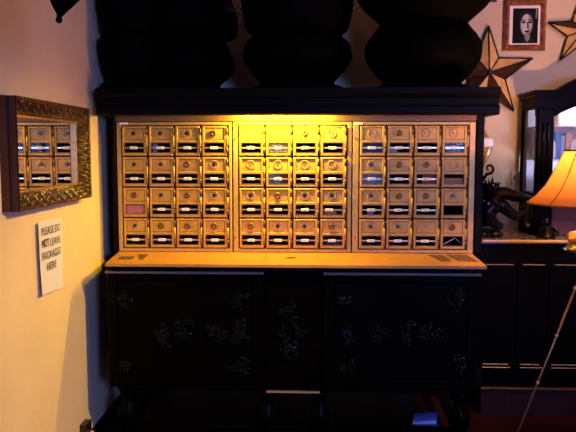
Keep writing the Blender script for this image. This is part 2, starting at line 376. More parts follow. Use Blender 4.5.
for bi, (p0_, p1_, (c0, c1)) in enumerate(banks):
    bx0, bx1 = XP(p0_, YM), XP(p1_, YM); X0, X1 = XP(c0, YM), XP(c1, YM); pwi = (X1-X0)/4
    bk = thing('mailbox_bank', ['leftmost bank of sixteen brass mailboxes, beside the yellow wall, one window filled pink',
                                'middle bank of sixteen brass mailboxes, brightly lit from above',
                                'rightmost bank of sixteen brass mailboxes, with light blue mail in one window'][bi], 'mailboxes', ((bx0+bx1)/2, YM, ZB), 'brass mailbox banks')
    f = MB(); y0, y1 = YM-.004, YM+.02
    f.bbox(bx0, X0-.002, y0-.008, y1, ZB, ZT, .003).bbox(X1+.002, bx1, y0-.008, y1, ZB, ZT, .003)
    f.bbox(X0-.002, X1+.002, y0-.008, y1, PZ[0]+.001, ZT, .003).bbox(X0-.002, X1+.002, y0-.008, y1, ZB, PZ[1]-.001, .003)
    part('frame', f, 'brass_frame', bk)
    g = MB()
    for k in range(1, 4):
        g.box(X0+k*pwi-.003, X0+k*pwi+.003, y0+.008, y1, PZ[1], PZ[0]); g.box(X0, X1, y0+.008, y1, PZ[1]+k*rowh-.003, PZ[1]+k*rowh+.003)
    part('door_grid', g, 'seam', bk)
    # the compartments
    q = MB(); q.box(bx0+.004, bx1-.004, YM+.30, YM+.31, ZB, ZT)
    for k in range(5):
        q.box(X0+k*pwi-.002, X0+k*pwi+.002, y1, YM+.30, ZB, ZT); q.box(X0, X1, y1, YM+.30, PZ[1]+k*rowh-.002, PZ[1]+k*rowh+.002)
    part('compartments', q, 'inside', bk)
    st = MB()
    for py in (138, 237):
        c = at(p0_+2.2, py, YM); st.prism([(c.x+.005*math.cos(k*math.pi/6), c.z+.005*math.sin(k*math.pi/6)) for k in range(12)], 'y', YM-.018, YM-.01)
    part('key_lock', st, 'copper', bk)
    if bi != 1:
        c = at(p0_+6, 123.6, YM); part('maker_plate', MB().bbox(c.x-.02, c.x+.02, YM-.014, YM-.011, c.z-.006, c.z+.006, .001), 'tag', bk)
    L = locks[bi].split()
    for r in range(4):
        for cc in range(4):
            dx = X0+(cc+.5)*pwi-.002; dz = PZ[0]-(r+1)*rowh+rowh*.03
            d = child('door', me_plate, bk, (dx-bk.location.x, -.002, dz-bk.location.z)); doorpos[(bi, r, cc)] = (dx, dz)
            child('window_pane', me_win, d); child('recess_shade', me_line, d); child('window_edge_shade', me_wline, d); child('hinge', me_hins[0], d); child('hinge', me_hins[1], d); child('hinge_rod', me_hinl, d)
            k = L[r][cc]
            if k == 'd': child('dial_ring', me_bez, d); child('lock', me_lock_d, d)
            elif k == 'b': child('dial', me_lock_b, d)
            else: child('dial_ring', me_bez, d); child('lock', me_lock_s, d)
            if (bi, r, cc) in ((2, 2, 3), (2, 3, 3), (2, 1, 3), (0, 2, 0)): continue
            child('card_rail', me_bar, d)
            t = child('name_card', me_tag, d); 
            if (bi, r, cc) == (0, 2, 2): t.location.x = -.012
            if (bi, r, cc) == (1, 2, 3): t.location.x = -.014
            child('writing', me_txt, t).location = (t.location.x*0, 0, 0)
# mail behind the small windows
def mail(key, w, h, m, label, dx=0, dz=0, tilt=0, y=.004, name='envelope', cat='mail'):
    x, z = doorpos[key]; o = MB()
    o.box(-w/2, w/2, -.002, .002, 0, h)
    rt = Matrix.Rotation(tilt, 3, 'Y'); o.v = [rt @ p for p in o.v]
    mn = min(p.z for p in o.v)
    zb = z+dh*.03+.002 if dz == 0 else z+dh*.03+dz
    o.v = [p+Vector((x+dx, YM+y, zb-mn)) for p in o.v]
    solo(name, o, m, label, cat, 'mail behind the mailbox windows')
mail((0, 2, 0), .092, .062, 'pink', 'pink card filling a mailbox window in the left bank', name='card', y=-.004)
mail((0, 0, 1), .022, .062, 'lblue', 'blue and white slip in the top row of the left bank, second column', dx=-.032)
mail((1, 0, 1), .092, .05, 'greyp', 'grey-white envelope in the top row of the middle bank')
mail((1, 1, 1), .055, .062, 'lblue', 'blue magazine in the second row of the middle bank', dx=-.018, name='magazine')
mail((1, 1, 1), .030, .062, 'redp', 'red-edged leaflet beside the blue magazine, middle bank', dx=.028, y=.009, name='leaflet')
mail((2, 0, 0), .092, .062, 'navy', 'dark blue envelope in the top left window of the right bank')
mail((2, 0, 1), .035, .030, 'lblue', 'small lilac-blue envelope low in the second top window, right bank', dx=-.028)
mail((2, 1, 0), .092, .064, 'lblue', 'light blue envelope filling a window in the right bank, second row')
mail((2, 1, 2), .060, .064, 'redp', 'red-brown envelope in the second row, third column of the right bank', dx=.012)
mail((2, 1, 3), .092, .036, 'tan', 'tan envelope half filling the window at right end of second row')
mail((2, 2, 0), .030, .026, 'lblue', 'small pale blue slip low in third row of right bank', dx=-.006)
mail((2, 3, 3), .06, .004, 'paper', 'white slanting strip in the bottom right mailbox window', dx=-.012, dz=.016, tilt=-.5, name='paper_strip')
mail((2, 3, 3), .045, .004, 'greyp', 'second slanting paper strip in the bottom right window, leaning the other way', dx=.026, dz=.02, tilt=.7, y=.012, name='paper_strip')
mail((1, 2, 3), .06, .024, 'tan', 'tan slip low in the third row of the middle bank, right end', dx=-.01)
mail((1, 3, 3), .07, .022, 'navy', 'navy envelope low in the bottom right window of the middle bank')
# ------------------------------------------------------------------ urns on the hutch
YU = 3.58
def urn(cx, prof_px, label, Y=YU, strands=(), seed=0, squash=1.):
    s = Y/FPX; X = XP(cx, Y)
    t = thing('urn', label, 'urn', (X, Y, CT), 'black urns on the hutch')
    pts = [(r*s, CT+max(0, (ZP(py, Y)-ZP(92, Y)))) for (r, py) in prof_px]
    lo = [p for p, q in zip(pts, prof_px) if q[1] >= 34]; hi = [p for p, q in zip(pts, prof_px) if q[1] <= 34]
    def dense(pr):
        out = []
        for i in range(len(pr)-1):
            p, q = pr[i], pr[i+1]; pm = pr[max(i-1, 0)]; pn = pr[min(i+2, len(pr)-1)]
            for k in range(5):
                u = k/5
                f = lambda a, b_, c_, d: .5*(2*b_+(c_-a)*u+(2*a-5*b_+4*c_-d)*u*u+(3*b_-a-3*c_+d)*u**3)
                out.append((f(pm[0], p[0], q[0], pn[0]), f(pm[1], p[1], q[1], pn[1])))
        return out+[pr[-1]]
    part('body', MB().lathe(dense(lo), X, Y, 64, lambda w, v: 1+.012*math.cos(16*w)), 'urn', t)
    part('bowl', MB().lathe(dense(hi), X, Y, 64, lambda w, v: 1+.010*math.cos(24*w)), 'urn', t)
    pr = prof_px[0][0]+9; part('plinth', MB().lathe([(pr*s, CT), ((pr+2)*s, CT+.006), ((pr+2)*s, CT+.03), ((pr-2)*s, CT+.036)], X, Y, 40), 'urn', t)
    for (x0_, y0_, x1_, y1_, x2_, y2_) in strands:
        g = MB()
        P = [at(x0_, y0_, Y-.02), at(x1_, y1_, Y-.03), at(x2_, y2_, Y-.02)]
        g.tube([P[0]*(1-u)**2+P[1]*2*u*(1-u)+P[2]*u*u for u in [i/10 for i in range(11)]], .0016, 5)
        part('dried_stem', g, 'stem', t, 'thin arching dried stem')
    return t
U = [(34, 90), (36, 84), (37, 80), (44, 72), (52, 60), (53, 52), (50, 42), (43, 34.5), (43, 33.5), (48, 30), (52, 18), (54, 5), (54, -15), (44, -30)]
st2 = [(249, 34, 240, 16, 226, 2), (250, 32, 243, 12, 224, 6), (250, 28, 244, 8, 228, -3), (249, 26, 240, 8, 222, 10), (344, 30, 350, 8, 368, 4), (344, 26, 352, 4, 370, 7), (345, 22, 352, 2, 366, -3)]
urn(297, U, 'black urn standing in the middle of the hutch top', strands=st2)
U1 = [(34, 90), (36, 84), (38, 80), (49, 70), (50, 60), (45, 45), (41, 36), (41, 33.9), (53, 32), (54, 18), (52, 8), (48, -5), (44, -30)]
urn(185, U1, 'black urn on the hutch top, second from the left', Y=3.70, strands=[(232, 30, 238, 12, 244, 4), (230, 26, 236, 6, 243, -2)])
U0 = [(16, 90), (17, 82), (22, 72), (26, 58), (27.5, 48), (26, 38), (24, 33), (24, 27), (25, 20), (28, 8), (28, -12), (22, -26)]
urn(131, U0, 'black urn at the left end of the hutch top, narrowest of the four', Y=3.37)
U3 = [(34, 90), (38, 82), (45, 75), (54, 62), (56, 52), (55, 44), (49, 34), (48.5, 33.5), (45, 29), (42, 24), (45, 20), (62, 3), (63, -12), (48, -30)]
u3 = urn(420.5, U3, 'black urn at the right end of the hutch top, in front of the star')
P = [at(x, y, YU) for x, y in ((463.5, 22), (483, 5), (485, -4), (470, 2), (462, 12))]
part('leaf_handle', MB().prism([(p.x, p.z) for p in P], 'y', YU-.01, YU+.01), 'amber_dark', u3, 'bronze leaf-shaped handle')
# ------------------------------------------------------------------ mirror on the left wall
MY0, MY1, MZ0, MZ1 = 2.337, 3.10, 1.170, 1.563
mr = thing('mirror', 'rectangular wall mirror in a carved dark bronze frame, reflecting mailboxes', 'mirror', (WX+.02, (MY0+MY1)/2, MZ0))
mo = MB(); b_ = .012
for (ya, yb, za, zb) in ((MY0, MY0+b_, MZ0, MZ1), (MY1-b_, MY1, MZ0, MZ1), (MY0+b_, MY1-b_, MZ1-b_, MZ1), (MY0+b_, MY1-b_, MZ0, MZ0+b_)):
    mo.box(WX, -1.018, ya, yb, za, zb)
mo.box(WX, -1.047, MY0-.016, MY0, MZ0+.0, MZ1)
part('groove_shade', MB().box(-1.046, -1.040, MY0-.002, MY0-.0003, MZ0, MZ1), 'void_shade', mr)  # dark strip painted where the side moulding would be in shade
part('outer_moulding', mo, 'frame_wood', mr, 'plain red-brown wooden side')
part('back_board', MB().box(WX, -1.063, MY0+.012, MY1-.012, MZ0+.012, MZ1-.012), 'frame_wood', mr)
part('mirror_glass', MB().box(-1.063, -1.061, MY0+.05, MY1-.05, MZ0+.05, MZ1-.05), 'mirror', mr)
fr = MB(); Wd = .060
def fpt(side, u, v):                                  # u along, v across 0 outer .. 1 inner (world)
    o = v*Wd
    if side in ('t', 'b'):
        y = (MY0+o)*(1-u)+(MY1-o*1.3)*u; z = MZ1-o if side == 't' else MZ0+o; s_ = (y-MY0)
    else:
        z = (MZ0+o)*(1-u)+(MZ1-o)*u; y = MY1-o*1.3 if side == 'r' else MY0+o; s_ = (z-MZ0)
    base = -1.014-.034*v-.004*math.sin(math.pi*v)
    k = 2*math.pi/.040
    d = .0065*math.sin(k*s_+5*v+2.2*math.sin(k*s_*.5+v*3))*math.sin(math.pi*min(1, max(0, v)))+.0045*math.sin(2.1*k*s_-9*v)*math.sin(math.pi*v)
    if v > .86: d = .003*math.sin(k*4*s_)
    if v < .06: d = 0
    return (base+d, y, z)
for side in 'tbrl':
    n1 = 240 if side in 'tb' else 130; n2 = 16
    vs = [fpt(side, i/n1, j/n2) for i in range(n1+1) for j in range(n2+1)]
    fr.add(vs, [(i*(n2+1)+j, i*(n2+1)+j+1, (i+1)*(n2+1)+j+1, (i+1)*(n2+1)+j) for i in range(n1) for j in range(n2)], True)
part('carved_border', fr, 'carved_gilt', mr)
lp = MB(); a_ = Wd
for (ya, yb, za, zb) in ((MY0+a_, MY0+a_+.007, MZ0+a_, MZ1-a_), (MY1-a_*1.3-.007, MY1-a_*1.3, MZ0+a_, MZ1-a_), (MY0+a_+.007, MY1-a_*1.3-.007, MZ1-a_-.007, MZ1-a_), (MY0+a_+.007, MY1-a_*1.3-.007, MZ0+a_, MZ0+a_+.007)):
    lp.box(-1.061, -1.048, ya, yb, za, zb)
part('inner_bead', lp, 'gilt', mr)
# ------------------------------------------------------------------ sign
def wallpt(px, py, X=WX):
    d = _rot @ Vector(((px-288)/FPX, (216-py)/FPX, -1)); t = X/d.x
    return Vector((0, 0, CZ))+d*t
q = [wallpt(35.3, 222.5, WX+.004), wallpt(61.3, 217.5, WX+.004), wallpt(63, 287.5, WX+.004), wallpt(38.6, 295.7, WX+.004)]
sg = MB(); n1, n2 = 10, 14; vs = []
for i in range(n1+1):
    for j in range(n2+1):
        u, v = i/n1, j/n2; p = (q[0]*(1-u)+q[1]*u)*(1-v)+(q[3]*(1-u)+q[2]*u)*v
        p.x += .010*(1-u)**4+.004*v**3*(1-u)+.001; vs.append(p)
fs = [(i*(n2+1)+j, i*(n2+1)+j+1, (i+1)*(n2+1)+j+1, (i+1)*(n2+1)+j) for i in range(n1) for j in range(n2)]
sg.add(vs, fs, True); sg.add([p+Vector((-.0006, 0, 0)) for p in vs], [f[::-1] for f in fs], True)
sign = solo('paper_sign', sg, 'sign_paper', 'white paper sign taped to the left wall asking not to leave packages', 'sign')
for txt, (xa, ya), wpx, bold in (('PLEASE DO', (40.3, 236), 18.5, 0), ('NOT', (41, 248), 6.6, 1), ('LEAVE', (48.7, 246), 10.5, 0), ('PACKAGES', (41.2, 260.8), 18, 0), ('HERE', (46, 270.8), 9, 0)):
    cu = bpy.data.curves.new('lettering', 'FONT'); cu.body = txt; cu.size = .040; cu.extrude = .0003; cu.offset = .0008 if bold else 0; cu.space_character = 1.08
    o = bpy.data.objects.new('lettering', cu); C.objects.link(o)
    a = wallpt(xa, ya, WX+.009); b2 = wallpt(xa+wpx, ya-wpx*.17, WX+.009)
    bpy.context.view_layer.update()
    wd = o.dimensions.x; ln = (b2-a).length
    cu.size *= ln/wd*1.0
    hgt = .030/(.7*cu.size)
    o.scale = (1, min(1.6, max(.9, hgt)), 1)
    o.rotation_euler = (math.pi/2, math.atan2(0, 1), math.pi/2)
    d_ = b2-a
    o.rotation_euler = Euler((math.pi/2+0, 0, math.pi/2))
    o.parent = sign; o.location = a-sign.location; o.location.x = WX+.0145-sign.location.x
    o.data.materials.append(M['ink'])
    bpy.context.view_layer.update()
    me = bpy.data.meshes.new_from_object(o.evaluated_get(bpy.context.evaluated_depsgraph_get())); me.materials.clear(); me.materials.append(M['ink'])
    n_ = bpy.data.objects.new('lettering', me); C.objects.link(n_); n_.parent = sign; n_.location = o.location; n_.rotation_euler = o.rotation_euler; n_.scale = o.scale
    bpy.data.objects.remove(o)
# ------------------------------------------------------------------ black hanging finial top left
p = at(59, 20, 1.75)
lt = thing('hanging_lantern', 'black pointed lantern bottom hanging at the upper left', 'lantern', (p.x, p.y, p.z-.005))
s_ = 1.75/FPX
bd = MB().lathe([(3.2*s_, p.z+4*s_), (4.5*s_, p.z+6*s_), (9*s_, p.z+11*s_), (16*s_, p.z+20*s_), (20*s_, p.z+30*s_), (22*s_, p.z+90*s_), (6*s_, p.z+120*s_)], p.x, p.y, 5)
for v_ in bd.v: v_.x += min(.33*(v_.z-p.z), 12*s_)
part('body', bd, 'urn', lt)
part('finial', MB().ball((p.x, p.y, p.z), 3.4*s_, 8).tube([(p.x, p.y, p.z), (p.x+.002, p.y, p.z+7*s_)], 2.9*s_, 8), 'urn', lt)
part('chain', MB().tube([(p.x+12*s_, p.y, p.z+118*s_), (p.x+12*s_, p.y, CH)], .003, 6), 'star_frame', lt)
# ------------------------------------------------------------------ stars on the back wall
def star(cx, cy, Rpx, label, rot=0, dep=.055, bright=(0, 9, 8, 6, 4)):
    Yw = WY-.01; c = at(cx, cy, Yw); Rr = Rpx*Yw/FPX; t = thing('wall_star', label, 'star', (c.x, Yw, c.z), 'amber stars on the back wall')
    P = []
    for k in range(10):
        a = math.pi/2+rot+k*math.pi/5; r = Rr if k % 2 == 0 else Rr*.40
        P.append(Vector((c.x+r*math.cos(a), Yw-.012, c.z+r*math.sin(a))))
    ctr = Vector((c.x, Yw-dep-.012, c.z))
    for k in range(10):
        a, b_ = P[k], P[(k+1) % 10]; m = MB(); n = (a-ctr).cross(b_-ctr).normalized()
        if n.y > 0: n = -n
        m.add([ctr, a, b_, ctr-n*.003, a-n*.003, b_-n*.003], [(0, 1, 2), (3, 5, 4), (0, 3, 4, 1), (1, 4, 5, 2), (2, 5, 3, 0)])
        part('glass_panel', m, 'amber_bright' if k in bright else 'amber_dark', t)  # lit and shaded facets set by colour
    f = MB()
    for k in range(10):
        f.tube([P[k], P[(k+1) % 10]], .0055, 6); f.tube([ctr, P[k]], .0045, 6)
        f.add([P[k], P[(k+1) % 10], P[(k+1) % 10]+Vector((0, .02, 0)), P[k]+Vector((0, .02, 0))], [(0, 1, 2, 3)])
    f.ball(ctr, .014, 6)
    part('star_frame', f, 'star_frame', t)
    return t
star(486.8, 73.5, 45, 'whole amber star on the wall beside the cornice end', rot=0)
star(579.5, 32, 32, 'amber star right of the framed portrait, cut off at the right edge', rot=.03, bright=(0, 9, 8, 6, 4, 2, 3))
a = at(484, 1.5, WY-.02); b = at(498, -30, WY-.02); pf = thing('picture_frame', 'dark frame at the top edge left of the portrait, only its bottom rail showing', 'picture', ((a.x+b.x)/2, WY-.02, a.z))
f = MB(); f.bbox(a.x, b.x, WY-.02, WY, a.z, a.z+.02, .004).bbox(a.x, b.x, WY-.02, WY, b.z-.02, b.z, .004).bbox(a.x, a.x+.015, WY-.02, WY, a.z+.02, b.z-.02, .004).bbox(b.x-.015, b.x, WY-.02, WY, a.z+.02, b.z-.02, .004)
part('frame', f, 'frame_wood', pf)
part('picture_panel', MB().box(a.x+.015, b.x-.015, WY-.008, WY, a.z+.02, b.z-.02), 'amber_dark', pf)
# ------------------------------------------------------------------ portrait
Yp = WY-.03; a = at(503.5, 50.2, Yp); b = at(547.5, -1, Yp)
pt = thing('framed_portrait', 'black and white portrait photograph in ornate orange-brown frame with white mat', 'picture', ((a.x+b.x)/2, Yp, a.z))
def frect(m, x0, x1, z0, z1, w, y0, y1):
    m.bbox(x0, x0+w, y0, y1, z0, z1, .012).bbox(x1-w, x1, y0, y1, z0, z1, .012).bbox(x0+w, x1-w, y0, y1, z1-w, z1, .012).bbox(x0+w, x1-w, y0, y1, z0, z0+w, .012)
f = MB(); s_ = Yp/FPX; fw = 5.6*s_
frect(f, a.x, b.x, a.z, b.z, fw, Yp, WY)
rr = random.Random(3)
for k in range(60):
    tt = k/60*4; u = tt % 1
    if tt < 1: px_, pz_ = a.x+fw/2+u*(b.x-a.x-fw), a.z+fw/2
    elif tt < 2: px_, pz_ = b.x-fw/2, a.z+fw/2+u*(b.z-a.z-fw)
    elif tt < 3: px_, pz_ = b.x-fw/2-u*(b.x-a.x-fw), b.z-fw/2
    else: px_, pz_ = a.x+fw/2, b.z-fw/2-u*(b.z-a.z-fw)
    f.ball((px_, Yp-.002, pz_), .007 if k % 15 else .013, 4)
part('frame', f, 'pic_frame', pt)
part('mat_board', MB().box(a.x+fw, b.x-fw, Yp+.012, Yp+.02, a.z+fw, b.z-fw), 'paper', pt, 'white mat')
ix0, ix1, iz0, iz1 = at(512.8, 43, Yp).x, at(538, 43, Yp).x, at(525, 43, Yp).z, at(525, 8, Yp).z
M['ph_black'] = mat('print_black', (.006, .006, .007), .8, spec=.1); M['ph_dark'] = mat('print_dark_grey', (.014, .014, .016), .8, spec=.1)
M['ph_mid'] = mat('print_mid_grey', (.24, .22, .23), .8, spec=.1); M['ph_light'] = mat('print_light_grey', (.52, .49, .49), .8, spec=.1)
ph = part('photograph', MB().box(ix0, ix1, Yp+.0095, Yp+.012, iz0, iz1), 'ph_black', pt)
cnt = [0]
def patch(pts, m, name='printed_shape'):
    cnt[0] += 1; y = Yp+.0095-.0003*cnt[0]
    P = [(ix0+u*(ix1-ix0), iz0+v*(iz1-iz0)) for u, v in pts]; q = MB(); n = len(P)
    q.add([(x, y, z) for x, z in P], [tuple(range(n))])
    return part(name, q, m, ph)
def ell(cx, cy, rx, ry, n=24, a0=0, a1=2*math.pi, tilt=0):
    o = []
    for k in range(n):
        a = a0+(a1-a0)*k/(n if a1-a0 > 6.2 else n-1); x, y = rx*math.cos(a), ry*math.sin(a); o.append((cx+x*math.cos(tilt)-y*math.sin(tilt), cy+x*math.sin(tilt)+y*math.cos(tilt)))
    return o
patch(ell(.53, .66, .33, .30), 'ph_dark', 'hair')
patch([(.30, 0), (.9, 0), (.78, .14), (.66, .24), (.42, .22), (.36, .12)], 'ph_dark', 'shoulder')
patch([(.47, .22), (.70, .24), (.66, .10), (.57, .03), (.50, .12)], 'ph_mid', 'neck')
patch(ell(.54, .53, .245, .315, tilt=-.06), 'ph_mid', 'face')
patch([(.36, .70), (.44, .80), (.56, .83), (.63, .76), (.60, .64), (.58, .50), (.62, .44), (.60, .36), (.56, .30), (.50, .24), (.42, .30), (.34, .44), (.31, .58)], 'ph_light', 'lit_cheek')
patch([(.62, .62), (.68, .66), (.74, .62), (.73, .48), (.66, .40), (.66, .52)], 'ph_light', 'lit_cheek')
for (x, y) in ((.42, .60), (.68, .60)):
    patch(ell(x, y, .085, .030), 'ph_black', 'eye'); patch(ell(x, y+.06, .095, .014), 'ph_dark', 'eyebrow')
patch([(.55, .60), (.585, .60), (.62, .44), (.55, .42), (.57, .46)], 'ph_dark', 'nose')
patch(ell(.56, .335, .095, .03), 'ph_black', 'lips'); patch(ell(.52, .27, .06, .015), 'ph_mid', 'chin')
patch([(.88, .72), (.93, .70), (.95, .98), (.89, .98)], 'ph_mid', 'background_streak')
# ------------------------------------------------------------------ marble topped counter, right
YC = 3.57; TZ = ZP(240, YC, 520)+.0; CL = .835; CR = 2.5
ct = thing('marble_top_cabinet', 'low black cabinet with speckled marble top under the lamp and figures', 'cabinet', (1.6, 3.8, 0))
part('marble_top', MB().box(CL, CR, YC+.012, WY-.005, TZ-.02, TZ), 'marble', ct)
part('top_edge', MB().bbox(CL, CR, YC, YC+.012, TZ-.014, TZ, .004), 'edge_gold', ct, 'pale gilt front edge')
part('body', MB().box(CL+.02, CR-.02, YC+.03, WY-.005, .146, TZ-.02), 'black_wood', ct)
part('plinth', MB().box(CL+.02, CR-.02, YC+.02, WY-.005, 0, .146), 'plinth', ct, 'red-brown tiled plinth')
part('plinth_edge', MB().bbox(CL+.02, CR-.02, YC+.008, YC+.03, .141, .149, .002), 'cherry', ct)
for (xa, xb) in ((486, 514), (524, 546), (556, 590)):
    X0, X1 = XP(xa, YC+.03), XP(xb, YC+.03)
    z1, z0 = ZP(264, YC, 520), ZP(369, YC, 520)
    d = part('door', MB().bbox(X0-.02, X1+.02, YC+.012, YC+.03, z0, z1, .003), 'black_wood', ct)
    part('bead', MB().bbox(X0, X1, YC+.004, YC+.012, z1-.008, z1-.003, .002), 'trim', d)  # pale strips here paint the highlight lines of the black doors
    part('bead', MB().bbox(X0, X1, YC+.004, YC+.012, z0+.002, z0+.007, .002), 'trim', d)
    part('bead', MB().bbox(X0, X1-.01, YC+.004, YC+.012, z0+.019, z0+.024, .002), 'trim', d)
# ------------------------------------------------------------------ china cabinet on the counter
X0 = 1.148; X1 = 2.10; XC = (X0+X1)/2; Y0 = 3.75; Y1 = 4.04
cc = thing('china_cabinet', 'dark glazed china cabinet with arched top standing on the marble counter', 'cabinet', (XC, 3.9, TZ))
PW = .090; GB = ZP(192, 3.9, 528); GTs = ZP(110, 3.9, 528)
def arch(x, z0, rise): return z0+rise*max(0, 1-((x-XC)/(.5*(X1-X0)-PW))**2)**.9
b = MB()
b.bbox(X0, X0+PW, Y0, Y0+.035, TZ, 1.60, .008).bbox(X1-PW, X1, Y0, Y0+.06, TZ, 1.60, .008)
for xx in (X0+.03, X0+.055): b.tube([(xx, Y0-.002, GB), (xx, Y0-.002, 1.52)], .006, 8)
b.box(X0, X0+.012, Y1-.018, Y1, TZ, 1.66).box(X1-.03, X1, Y1-.03, Y1, TZ, 1.66)
b.box(X0, X0+.02, Y0+.035, Y1-.018, TZ, GB).box(X0, X0+.02, Y0+.035, Y1-.018, GTs, 1.66)
b.box(X1-.03, X1, Y0+.06, Y1-.03, TZ, 1.66)
b.box(X0, X1, Y0+.02, Y0+.055, TZ, TZ+.03); b.box(X0, X0+.03, Y0+.05, Y1, TZ, TZ+.03); b.box(X1-.03, X1, Y0+.05, Y1, TZ, TZ+.03)
part('frame', b, 'black_wood', cc)
part('base', MB().bbox(X0+PW, X1-PW, Y0+.006, Y1-.03, TZ+.001, GB, .006), 'cherry', cc, 'glossy cherry-brown base')
part('back_panel', MB().box(X0+.03, X1-.03, Y1-.02, Y1, GB, 1.655), 'c_back', cc, 'pale lilac back')
# arched head rail
N = 24; xs = [X0+PW+(X1-X0-2*PW)*i/N for i in range(N+1)]
lo = [(x, arch(x, 1.555, .10)) for x in xs]; hi = [(x, arch(x, 1.665, .12)) for x in xs]
hd = MB(); hd.prism([(X0, 1.56), ]+[(X0+PW, 1.555)]+lo[1:-1]+[(X1-PW, 1.555), (X1, 1.56), (X1, 1.66)]+hi[::-1]+[(X0, 1.66)], 'y', Y0+.005, Y0+.05)
part('arched_head', hd, 'black_wood', cc)
cr = MB()
for (o0, h0, h1) in ((.014, 1.655, 1.675), (.026, 1.675, 1.69)):
    lo2 = [(x, arch(x, h0, .12)) for x in xs]; hi2 = [(x, arch(x, h1, .12)) for x in xs]
    cr.prism([(X0-o0, h0)]+lo2+[(X1+o0, h0), (X1+o0, h1)]+hi2[::-1]+[(X0-o0, h1)], 'y', Y0-o0, Y0+.05)
    cr.box(X0-o0, X0+.05, Y0+.05, Y1, h0, h1); cr.box(X1-.05, X1+o0, Y0+.05, Y1, h0, h1)
cr.box(X0+.05, X1-.05, Y0+.05, Y1, 1.655, 1.68)
part('crown', cr, 'black_wood', cc)
part('side_glass', MB().box(X0+.004, X0+.008, Y0+.035, Y1-.018, GB, GTs), 'cab_glass', cc)
gl = MB(); gl.prism([(X0+PW, GB)]+[(x, z+.004) for x, z in lo]+[(X1-PW, GB)], 'y', Y0+.03, Y0+.034)
dg = part('glass_door', gl, 'cab_glass', cc)
for z in (1.33, ZP(126, 3.88, 560)):
    part('shelf', MB().box(X0+.031, X1-.031, Y0+.075, Y1-.021, z-.006, z), 'china', cc, 'white shelf')
S1 = 1.33; S2 = ZP(126, 3.88, 560)
def bottle(x, y, z, r, h, m, label, name='bottle', cat='bottle', grp='glassware in the china cabinet'):
    b = MB().lathe([(r*.7, z), (r, z+h*.06), (r, z+h*.5), (r*.75, z+h*.62), (r*.3, z+h*.72), (r*.3, z+h*.93), (r*.42, z+h*.95), (r*.42, z+h)], x, y, 16)
    solo(name, b, m, label, cat, grp)
def book(x, y, z, w, h, m, label):
    b = MB(); b.box(x, x+w, y, y+.14, z, z+h)
    solo('book', b, m, label, 'book', 'books in the china cabinet')
xb = X0+PW+.012
book(xb+.035, 3.87, S1, .026, S2-S1-.03, 'blue', 'tall blue book on the cabinet shelf behind the lamp')
book(xb+.064, 3.87, S1, .020, S2-S1-.05, 'lblue', 'light blue book right of the tall blue book')
book(xb+.090, 3.87, S1, .030, S2-S1-.04, 'peach', 'peach book right of the light blue book')
book(xb+.125, 3.87, S1, .03, S2-S1-.07, 'china', 'white book at the right of the shelf books')
book(xb-.05, 3.87, S1, .02, S2-S1-.06, 'greyp', 'grey-white book left of the tall blue book, behind the pillar')
bottle(xb+.015, 3.86, S1, .02, .15, 'china', 'small white china vase left of the blue book', 'vase', 'vase')
bottle(xb+.115, 3.845, S1, .018, .09, 'china', 'tiny white china vase in front of the peach book', 'vase', 'vase')
bottle(X0+.07, 3.90, S1, .024, .16, 'china', 'white china vase behind the side glass, upper shelf', 'vase', 'vase')
bottle(X0+.07, 3.93, GB, .024, .13, 'greyp', 'grey vase behind the side glass, on the cabinet floor', 'vase', 'vase')
bottle(xb+.02, 3.90, GB, .024, .14, 'lblue', 'pale blue vase on the cabinet floor behind the lamp shade', 'vase', 'vase')
bottle(xb+.05, 3.9, S2, .02, .09, 'peach', 'short peach vase on the top cabinet shelf', 'vase', 'vase')
# ------------------------------------------------------------------ switch plate
a = at(515.5, 178, WY-.006); sw = thing('wall_switch', 'ivory switch plate on the back wall left of the china cabinet', 'switch', (a.x, WY-.006, a.z-.035))
part('cover_plate', MB().bbox(a.x-.026, a.x+.026, WY-.008, WY, a.z-.038, a.z+.038, .003), 'plate', sw)
part('toggle', MB().bbox(a.x-.010, a.x-.002, WY-.018, WY-.008, a.z-.006, a.z+.012, .002), 'lock', sw)
# ------------------------------------------------------------------ gilt ewer and bronze sculpture on the counter
Ye = 3.86; s_ = Ye/FPX; ex = XP(478.5, Ye)
ew = thing('ewer', 'cream and gilt ewer on dark scrolled stand, half hidden by the hutch', 'ewer', (ex, Ye, TZ))
z = lambda py: ZP(py, Ye, 480)
part('body', MB().lathe([(2.2*s_, z(171)), (5*s_, z(166)), (9*s_, z(158)), (12.5*s_, z(148)), (12*s_, z(140)), (7*s_, z(134)), (4*s_, z(128)), (5*s_, z(120)), (7*s_, z(116))], ex, Ye, 28), 'gilt', ew)
part('white_band', MB().lathe([(12.9*s_, z(147)), (13.2*s_, z(143)), (12.6*s_, z(138.5))], ex, Ye, 28), 'china', ew, 'cream band')
b = MB().lathe([(15*s_, TZ), (14*s_, TZ+.02), (7*s_, TZ+.05), (5*s_, z(205)), (7*s_, z(190)), (3*s_, z(180)), (2.4*s_, z(171))], ex, Ye, 24)
pts = []
for i in range(26):
    u = i/25; aa = -1.9+u*6.5; q = (5.2*(1-.75*u))*s_; pts.append((XP(487.5, Ye)+q*math.cos(aa), Ye-.02, z(168.5)+q*math.sin(aa)))
pts = [(XP(481, Ye), Ye-.02, z(181)), (XP(484, Ye), Ye-.02, z(176))]+pts
b.tube(pts, [.009-.004*i/len(pts) for i in range(len(pts))], 8)
part('stand', b, 'bronze', ew)
Ys = 3.70
dr = thing('dragon_sculpture', 'dark bronze dragon-like sculpture with curling limbs on the marble top', 'sculpture', (XP(502, Ys), Ys, TZ))
